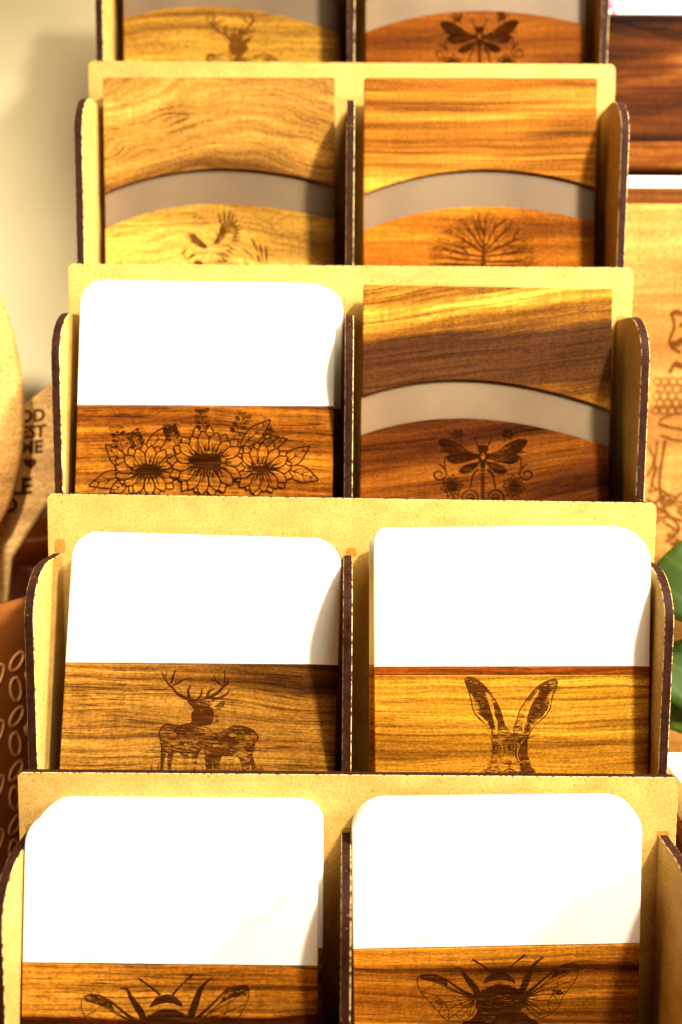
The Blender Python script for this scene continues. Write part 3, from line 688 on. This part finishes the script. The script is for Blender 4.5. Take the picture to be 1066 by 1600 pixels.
# ------------------------------------------------------------------ left: crock with utensils
CLAY = flat('glazed_brown_stoneware', (.19, .058, .011), .32, .4, .18, 30, .05)
CLAYR = flat('highlighted_relief_glaze', (.46, .20, .06), .35, .4, .15, 60)  # paler than the body: highlights on the raised motifs put into the colour
crock = thing('utensil_crock', 'glossy brown stoneware crock embossed with petals and leaves, holding wooden utensils', 'crock', (-.238, .098, TABLE))
HC = .226
lathe('body', [(.001, .002), (.070, .002), (.074, .006), (.079, .06), (.083, .14), (.086, .205), (.0868, HC - .004), (.0855, HC), (.082, HC), (.0805, HC - .004), (.079, .15), (.074, .03), (.06, .012), (.001, .012)], CLAY, crock, 96)
def relief():
    """raised rings, almond leaves and dots wrapped round the crock"""
    V, F = [], []
    def rad(z): return float(np.interp(z, [.006, .06, .14, .205, HC], [.074, .079, .083, .086, .0868]))
    def tube(pts, r, closed):
        P = [Vector((rad(z) * math.cos(s / .083), rad(z) * math.sin(s / .083), z)) for s, z in pts]; n = len(P); i0 = len(V)
        for i in range(n):
            t = (P[(i + 1) % n] - P[i - 1]) if closed else (P[min(n - 1, i + 1)] - P[max(0, i - 1)])
            t.normalize(); o = Vector((P[i].x, P[i].y, 0)).normalized(); b = t.cross(o)
            for j in range(5):
                a = 2 * math.pi * j / 5; V.append(P[i] + o * r * .9 * math.cos(a) + b * r * math.sin(a))
        for i in range(n if closed else n - 1):
            for j in range(5): F.append((i0 + i * 5 + j, i0 + ((i + 1) % n) * 5 + j, i0 + ((i + 1) % n) * 5 + (j + 1) % 5, i0 + i * 5 + (j + 1) % 5))
    def el(s0, z0, a, b, rot, n=16):
        c, q = math.cos(rot), math.sin(rot)
        return [(s0 + a * math.cos(t) * c - b * math.sin(t) * q, z0 + a * math.cos(t) * q + b * math.sin(t) * c) for t in [6.2832 * i / n for i in range(n)]]
    L = 2 * math.pi * .083; nc = 30; dx = L / nc
    for i in range(nc):
        for j in range(7):
            s0 = i * dx; z0 = .018 + j * .0275 + (.008 if i % 2 else 0)
            if i % 2:
                lf = [(s0 - .0095, z0 - .004), (s0 - .004, z0 + .004), (s0 + .003, z0 + .0065), (s0 + .0095, z0 + .006), (s0 + .008, z0 - .001), (s0 + .002, z0 - .006), (s0 - .004, z0 - .0065)]
                tube([tuple(p) for p in catmull(lf, 3, True)], .0010, True)
                sp = [(s0 + .001 + (.0042 - .0007 * k_ * .5) * math.cos(k_ * .8), z0 + (.0034 - .0006 * k_ * .5) * math.sin(k_ * .8)) for k_ in range(9)]
                tube(sp, .0009, False)
                for k_ in range(5):
                    a = 1.256 * k_; tube(el(s0 + .0035 * math.cos(a), z0 + .0140 + .0032 * math.sin(a), .0009, .0009, 0, 6), .0009, True)
            else:
                tube(el(s0, z0, .0034, .0062, .25), .0010, True); tube(el(s0 + dx * .5, z0 + .004, .0012, .0030, .5, 10), .0008, True); tube(el(s0 + .0006, z0 + .0138, .0032, .0052, -.9), .0010, True)
    me = bpy.data.meshes.new('relief'); me.from_pydata(V, [], F); smooth(me)
    o = link('embossed_relief', me, CLAYR, crock); o['kind'] = 'stuff'
relief()

def spoon(label, base, tip, bw, bl, mat, roll=0, thick=.011, group='wooden spoons in the crock'):
    """wooden spoon standing handle down: base and tip are world points"""
    base, tip = Vector(base), Vector(tip); L = (tip - base).length
    t = thing('wooden_spoon', label, 'wooden spoon', base, (0, 0, 0), group)
    za = (tip - base).normalized(); ya = za.cross(Vector((1, 0, 0))).normalized(); xa = ya.cross(za); t.rotation_mode = 'QUATERNION'; t.rotation_quaternion = Matrix((xa, ya, za)).transposed().to_quaternion()
    def ringmesh(name, secs, parent):
        V, F = [], []; n = 20
        for z, a, b, cy in secs:
            for i in range(n):
                th = 6.2832 * i / n; V.append((a * math.cos(th), cy + b * math.sin(th), z))
        for k in range(len(secs) - 1):
            for i in range(n): F.append((k * n + i, k * n + (i + 1) % n, (k + 1) * n + (i + 1) % n, (k + 1) * n + i))
        F.append(list(range(n))[::-1]); F.append([(len(secs) - 1) * n + i for i in range(n)])
        me = bpy.data.meshes.new(name); me.from_pydata(V, [], F); smooth(me); return link(name, me, mat, parent)
    hz = L - bl
    ringmesh('handle', [(0, .004, .004, 0), (.004, .0062, .0055, 0), (hz * .5, .0072, .006, 0), (hz * .9, .008, .0065, 0), (hz + .006, .0105, .0068, 0)], t)
    secs = []
    for i in range(15):
        u = i / 14; a = bw * math.sqrt(max(0.0, 1 - (2 * (u ** .88) - 1) ** 2)) ** .9; secs.append((hz + .001 + u * (bl - .001), max(a, .0035 if i < 14 else .001), max(thick * math.sqrt(max(0, 1 - (2 * u - 1) ** 2)), .0035 if i < 14 else .001), .004 * math.sin(u * 3.14)))
    ringmesh('bowl', secs, t)
    return t
spoon('large pale wooden spoon with a broad oval head, standing in the brown crock', (-.224, .104, TABLE + .016), (-.2065, .098, .236), .046, .165, W_['beech'])
spoon('slim wooden spoon standing handle up in front of the large spoon', (-.186, .076, .130), (-.196, .085, TABLE + .0165), .020, .06, W_['maple'], thick=.007)

# engraved spatula: outline in x, z
sp = thing('wooden_spatula', 'flat pale wooden spatula engraved with brown lettering and a heart', 'spatula', (-.215, .119, TABLE + .0155))
bl = [(-.0085, 0), (.0060, 0), (.036, .222), (.053, .248), (.065, .261), (.0715, .269), (.0715, .322), (.066, .319), (.048, .306), (.030, .290), (.019, .262), (.018, .235)]
spm = slab('blade', bl, .006, [W_['maple']], sp, .0012)
TXT = burnt('burnt_maple', 'maple', .12)
def text_mesh(txt, size, shear=.15, ext=0.0):
    cu = bpy.data.curves.new('lettering', 'FONT'); cu.body = txt; cu.size = size; cu.shear = shear; cu.align_x = 'RIGHT'; cu.offset = size * .045; cu.resolution_u = 3
    tmp = bpy.data.objects.new('tmp', cu); col.objects.link(tmp)
    bpy.context.view_layer.update(); dg = bpy.context.evaluated_depsgraph_get()
    me = bpy.data.meshes.new_from_object(tmp.evaluated_get(dg)); bpy.data.objects.remove(tmp); bpy.data.curves.remove(cu)
    return me
def letter(txt, x, z, size, parent, mat, y=-.0001, roll=0.0, shear=.15):
    me = text_mesh(txt, size, shear); me.materials.clear(); o = link('lettering', me, mat, parent)
    o.location = (x, y, z); o.rotation_euler = (math.pi / 2, roll, 0); return o
def sxz(px, py): return (.053 + (px - 75) * .000355, .2495 - (py - 790) * .000345)
for txt, px, py, s_ in [('GOOD', 84, 657, .0088), ('BEST', 84, 681, .0088), ('TIME', 79, 705, .0092), ('TIMES', 43, 737, .0100), ('TABLE', 61, 768, .0118)]:
    x, z = sxz(px, py); letter(txt, x, z, s_, spm, TXT, roll=R(-5))
a = Art((0, 0, 1, 1), [(0, 0), (1, 0), (0, 1), (1, 1)])
hx, hz_ = sxz(60, 722); hx *= 1000; hz_ *= -1000; hs = 3.6
a.fill([(hx + hs * .061 * 16 * math.sin(t) ** 3 - .35 * math.cos(t), hz_ - hs * .061 * (13 * math.cos(t) - 5 * math.cos(2 * t) - 2 * math.cos(3 * t) - math.cos(4 * t))) for t in [6.2832 * i / 28 for i in range(28)]], 0, False)
a.stroke([(1000 * sxz(*q)[0], -1000 * sxz(*q)[1]) for q in [(15, 783), (25, 776), (35, 780), (36, 790), (26, 796), (12, 794)]], [1.2, 2.0, 2.2, 1.4])
a.build([TXT], spm)

# plain pot behind
pot = thing('clay_pot', 'plain orange brown clay pot standing behind the embossed crock', 'pot', (-.222, .222, TABLE))
lathe('body', [(.001, .002), (.045, .002), (.048, .006), (.056, .15), (.060, .228), (.001 + .0605, .232), (.0605, .238), (.058, .240), (.056, .237), (.053, .15), (.045, .012), (.001, .012)], flat('orange_clay', (.40, .12, .02), .4, .4, .15, 40), pot, 64)

# ------------------------------------------------------------------ right: shelf, boards, plant
riser = thing('shelf_riser', 'small orange wooden shelf riser beside the fibreboard rack', 'shelf riser', (.33, .22, TABLE))
def rb(name, lo, hi): 
    o = box(name, lo, hi, W_['oak_orange'], riser, .001); o.location = (-.33, -.22, -TABLE); return o
rb('shelf_board', (.147, .185, .289), (.53, .275, .303))
for x in (.262, .514): rb('leg', (x, .19, TABLE + .0002), (x + .014, .27, .2888))
o = slab('cutting_board', rrect(-.149, 0, .14, .083, (.003, .003, .01, .002)), .016, [W_['acacia_dark']], None, .003)
o.location = (.292, .214, .3035); o.rotation_euler = (R(-5), 0, 0)
tag(o, 'dark striped acacia cutting board standing on the shelf riser', 'cutting board')
o = slab('printed_card', rrect(-.11, 0, .11, .13, (.001,) * 4), .003, [flat('white_card', (.85, .85, .84), .6, .2, .03)], None, .0004)
o.location = (.268, .262, .3035); o.rotation_euler = (R(-5), 0, 0)
tag(o, 'white card with a pink printed motif behind the dark acacia board', 'card')
a = Art((0, 0, 1, 1), [(0, 0), (1, 0), (0, 1), (1, 1)], 5e-5)
rr = random.Random(8)
for i in range(16):
    c = (-108 + rr.uniform(0, 13), -88 - rr.uniform(0, 32)); a.ell(c, rr.uniform(2, 4.4), rr.uniform(1, 3), 0, rr.uniform(0, 3), 9)
a.build([flat('pink_print', (.75, .10, .22), .6, .2)], o, 'printed_motif')
o = slab('marble_slab', rrect(-.1015, 0, .09, .4485, (.001, .001, .004, .002)), .010, [MARBLE], None, .001)
o.location = (.245, .178, TABLE + .001); o.rotation_euler = (R(-.5), 0, 0)
tag(o, 'tall white marble slab showing as a bright strip under the riser shelf', 'marble slab')
o = slab('cutting_board', rrect(-.1025, 0, .09, .440, (.002, .002, .012, .003)), .012, [W_['walnut']], None, .002)
o.location = (.246, .164, TABLE + .001); o.rotation_euler = (R(-.5), 0, 0)
tag(o, 'dark wood board standing between the marble slab and the engraved beehive board', 'cutting board')
eb = slab('engraved_board', rrect(-.1215, 0, .11, .428, (.004, .004, .01, .003)), .013, [W_['ash']], None, .003)
eb.location = (.2655, .146, TABLE + .001); eb.rotation_euler = (R(-.5), 0, 0)
tag(eb, 'large light wood board engraved with a beehive, honey jar and flowers', 'engraved board')
# drawing units: mm in board plane, x from board centre, y down = -z
a = Art((0, 0, 1, 1), [(0, 0), (1, 0), (0, 1), (1, 1)], 5e-5)
def eq(px, py):  # drawing units to board mm
    return (-109.5 + (px - 985) * .382 + 0, -(297 - (py - 700) * .366))
rr = random.Random(4)
def es(P, w_): a.stroke([eq(*q) for q in P], w_)
for j in range(5):
    for i in range(9):
        c = eq(1018 + i * 11.5 + (5.7 if j % 2 else 0), 602 + j * 11); a.stroke([(c[0] + 1.9 * math.cos(t), c[1] + 1.9 * math.sin(t)) for t in [6.2832 * k / 8 for k in range(8)]], .8, closed=True, k=2)
for P, w_ in [([(1034, 500), (1040, 520), (1034, 545), (1050, 560)], 1.8), ([(1050, 500), (1060, 530), (1045, 550)], 1.6), ([(1037, 555), (1050, 540), (1066, 545), (1090, 530)], 2.2), ([(1035, 590), (1045, 575), (1060, 582), (1080, 560)], 2.4),
              ([(1022, 665), (1045, 672), (1080, 675), (1140, 672)], 1.6), ([(1026, 682), (1050, 690), (1100, 692)], 1.4), ([(1024, 660), (1050, 650), (1100, 650)], 1.2), ([(1034, 690), (1030, 720), (1028, 760), (1040, 800), (1070, 815)], 1.8), ([(1022, 690), (1020, 730), (1014, 770)], 1.4),
              ([(1012, 770), (1030, 765), (1045, 780), (1030, 795), (1015, 790)], 1.4), ([(1045, 790), (1060, 770), (1075, 780), (1066, 800)], 1.5), ([(1016, 815), (1040, 806), (1060, 825), (1040, 845)], 1.6), ([(1010, 700), (1018, 720), (1010, 745)], 1.3), ([(1024, 730), (1018, 755), (1024, 765)], 1.3)]: es(P, w_)
for i in range(26):
    q = eq(rr.uniform(1012, 1120), rr.uniform(770, 850)); th = rr.uniform(0, 6.28); r_ = rr.uniform(2, 4.5)
    a.stroke([(q[0] + r_ * math.cos(t + th), q[1] + r_ * .7 * math.sin(t)) for t in [6.2832 * k / 8 for k in range(8)]], 1.0, closed=True, k=2)
for i in range(12):
    q = eq(rr.uniform(1030, 1110), rr.uniform(495, 590)); a.ell(q, rr.uniform(1.5, 3), rr.uniform(1, 1.8), 0, rr.uniform(0, 3), 9)
a.build([burnt('burnt_ash', 'ash', .55)], eb)

# potted plant: leaves reach in beside the rack
plant = thing('potted_plant', 'green broad-leaved plant in a white pot beside the rack', 'potted plant', (.285, .088, TABLE))
GREEN = None
def mk_leaf_mat():
    t = NT('leaf_green'); n = t.noise(t.coord(), 40, 3, .5)
    c = t.ramp(n, [(.3, (.016, .034, .001)), (.7, (.026, .052, .001))]); vv = t.n('ShaderNodeTexWave'); vv.inputs['Scale'].default_value = 26; vv.inputs['Distortion'].default_value = 5; t.l(t.coord(rot=(.5, .9, .2)), vv.inputs['Vector']); c = t.mix(t.ramp(vv.outputs['Fac'], [(.80, 0.0), (.99, .28)]), c, (.06, .10, .008)); t.b.inputs['Transmission Weight'].default_value = 0.0
    return t.out(c, .55, .2)
GREEN = mk_leaf_mat(); STEM = flat('stem_green', (.10, .20, .03), .5, .3)
lathe('pot', [(.001, .001), (.038, .001), (.040, .004), (.048, .075), (.050, .080), (.046, .080), (.044, .074), (.001, .070)], flat('white_glaze', (.80, .78, .72), .3, .5, .04), plant, 48)
def pleaf(base, tip, wd, nrm, droop=.01):
    base, tip, nrm = Vector(base), Vector(tip), Vector(nrm).normalized(); d = tip - base; sd = d.cross(nrm).normalized()
    V, F = [], []; n = 14; m = 7
    for i in range(n + 1):
        u = i / n; w_ = wd * (math.sin(math.pi * u ** .75)) ** .8 if 0 < u < 1 else .0004
        for j in range(m):
            v = j / (m - 1) * 2 - 1
            V.append(base + d * u + sd * (v * w_) + nrm * (droop * math.sin(math.pi * u) - .07 * w_ * (1 - abs(v)) * 1.0 + .02 * w_ * math.sin(u * 25) * v))
    for i in range(n):
        for j in range(m - 1): F.append((i * m + j, i * m + j + 1, (i + 1) * m + j + 1, (i + 1) * m + j))
    me = bpy.data.meshes.new('leaf'); me.from_pydata(V, [], F); smooth(me)
    o = link('leaf', me, [GREEN], plant); o.location = tuple(-c for c in plant.location)
    md = o.modifiers.new('thickness', 'SOLIDIFY'); md.thickness = .0006; return o
def stem(P, r):
    cu = bpy.data.curves.new('stem', 'CURVE'); cu.dimensions = '3D'; cu.bevel_depth = r; cu.bevel_resolution = 2
    s_ = cu.splines.new('POLY'); Q = catmull(P, 6); s_.points.add(len(Q) - 1)
    for pt, q in zip(s_.points, Q): pt.co = (q[0], q[1], q[2], 1)
    tmp = bpy.data.objects.new('tmp', cu); col.objects.link(tmp); bpy.context.view_layer.update()
    me = bpy.data.meshes.new_from_object(tmp.evaluated_get(bpy.context.evaluated_depsgraph_get())); bpy.data.objects.remove(tmp); bpy.data.curves.remove(cu); smooth(me)
    o = link('stem', me, STEM, plant); o.location = tuple(-c for c in plant.location); return o
soil = (.285, .088, TABLE + .071)
for b, t_, w_, n_ in [((.205, .095, .072), (.144, .088, .060), .024, (-.1, -1, .25)), ((.200, .100, .012), (.146, .092, .024), .020, (.1, -1, .3)), ((.215, .098, .005), (.158, .090, -.006), .018, (0, -1, .5)),
                      ((.245, .10, .10), (.20, .07, .15), .035, (-.2, -1, .3)), ((.30, .09, .10), (.33, .06, .17), .035, (.3, -1, .4)), ((.33, .09, .06), (.39, .07, .08), .035, (.2, -.8, .7))]:
    pleaf(b, t_, w_, n_); stem([soil, ((soil[0] + b[0]) / 2 + .005, (soil[1] + b[1]) / 2, soil[2] * .35 + b[2] * .65), b], .0017)
# white tray on a wooden box, right of the rack
wb = thing('wooden_box', 'plain orange wooden box under the white tray beside the rack', 'box', (.215, .035, TABLE))
def wbx(nm, lo, hi, parent=wb):
    o = box(nm, lo, hi, W_['oak_orange'], parent, .001); o.location = (-.215, -.035, -TABLE); return o
wbx('front_board', (.1475, .000, TABLE + .0002), (.262, .008, -.034)); wbx('back_board', (.1475, .0552, TABLE + .0002), (.262, .0632, -.034))
wbx('side_board', (.1475, .0082, TABLE + .0002), (.1555, .055, -.034)); wbx('side_board', (.254, .0082, TABLE + .0002), (.262, .055, -.034)); wbx('lid', (.1465, -.002, -.0338), (.264, .0645, -.028))
tr = thing('white_tray', 'white ceramic tray lying on the orange wooden box', 'tray', (.207, .031, -.0278))
WG = flat('white_ceramic', (.82, .81, .77), .3, .5, .03)
def trb(nm, lo, hi): return box(nm, lo, hi, WG, tr, .0012)
trb('base', (-.058, -.030, .0002), (.056, .030, .004))
trb('rim', (-.058, -.030, .0042), (.056, -.026, .017)); trb('rim', (-.058, .026, .0042), (.056, .030, .017)); trb('rim', (-.058, -.0258, .0042), (-.054, .0258, .017)); trb('rim', (.052, -.0258, .0042), (.056, .0258, .017))
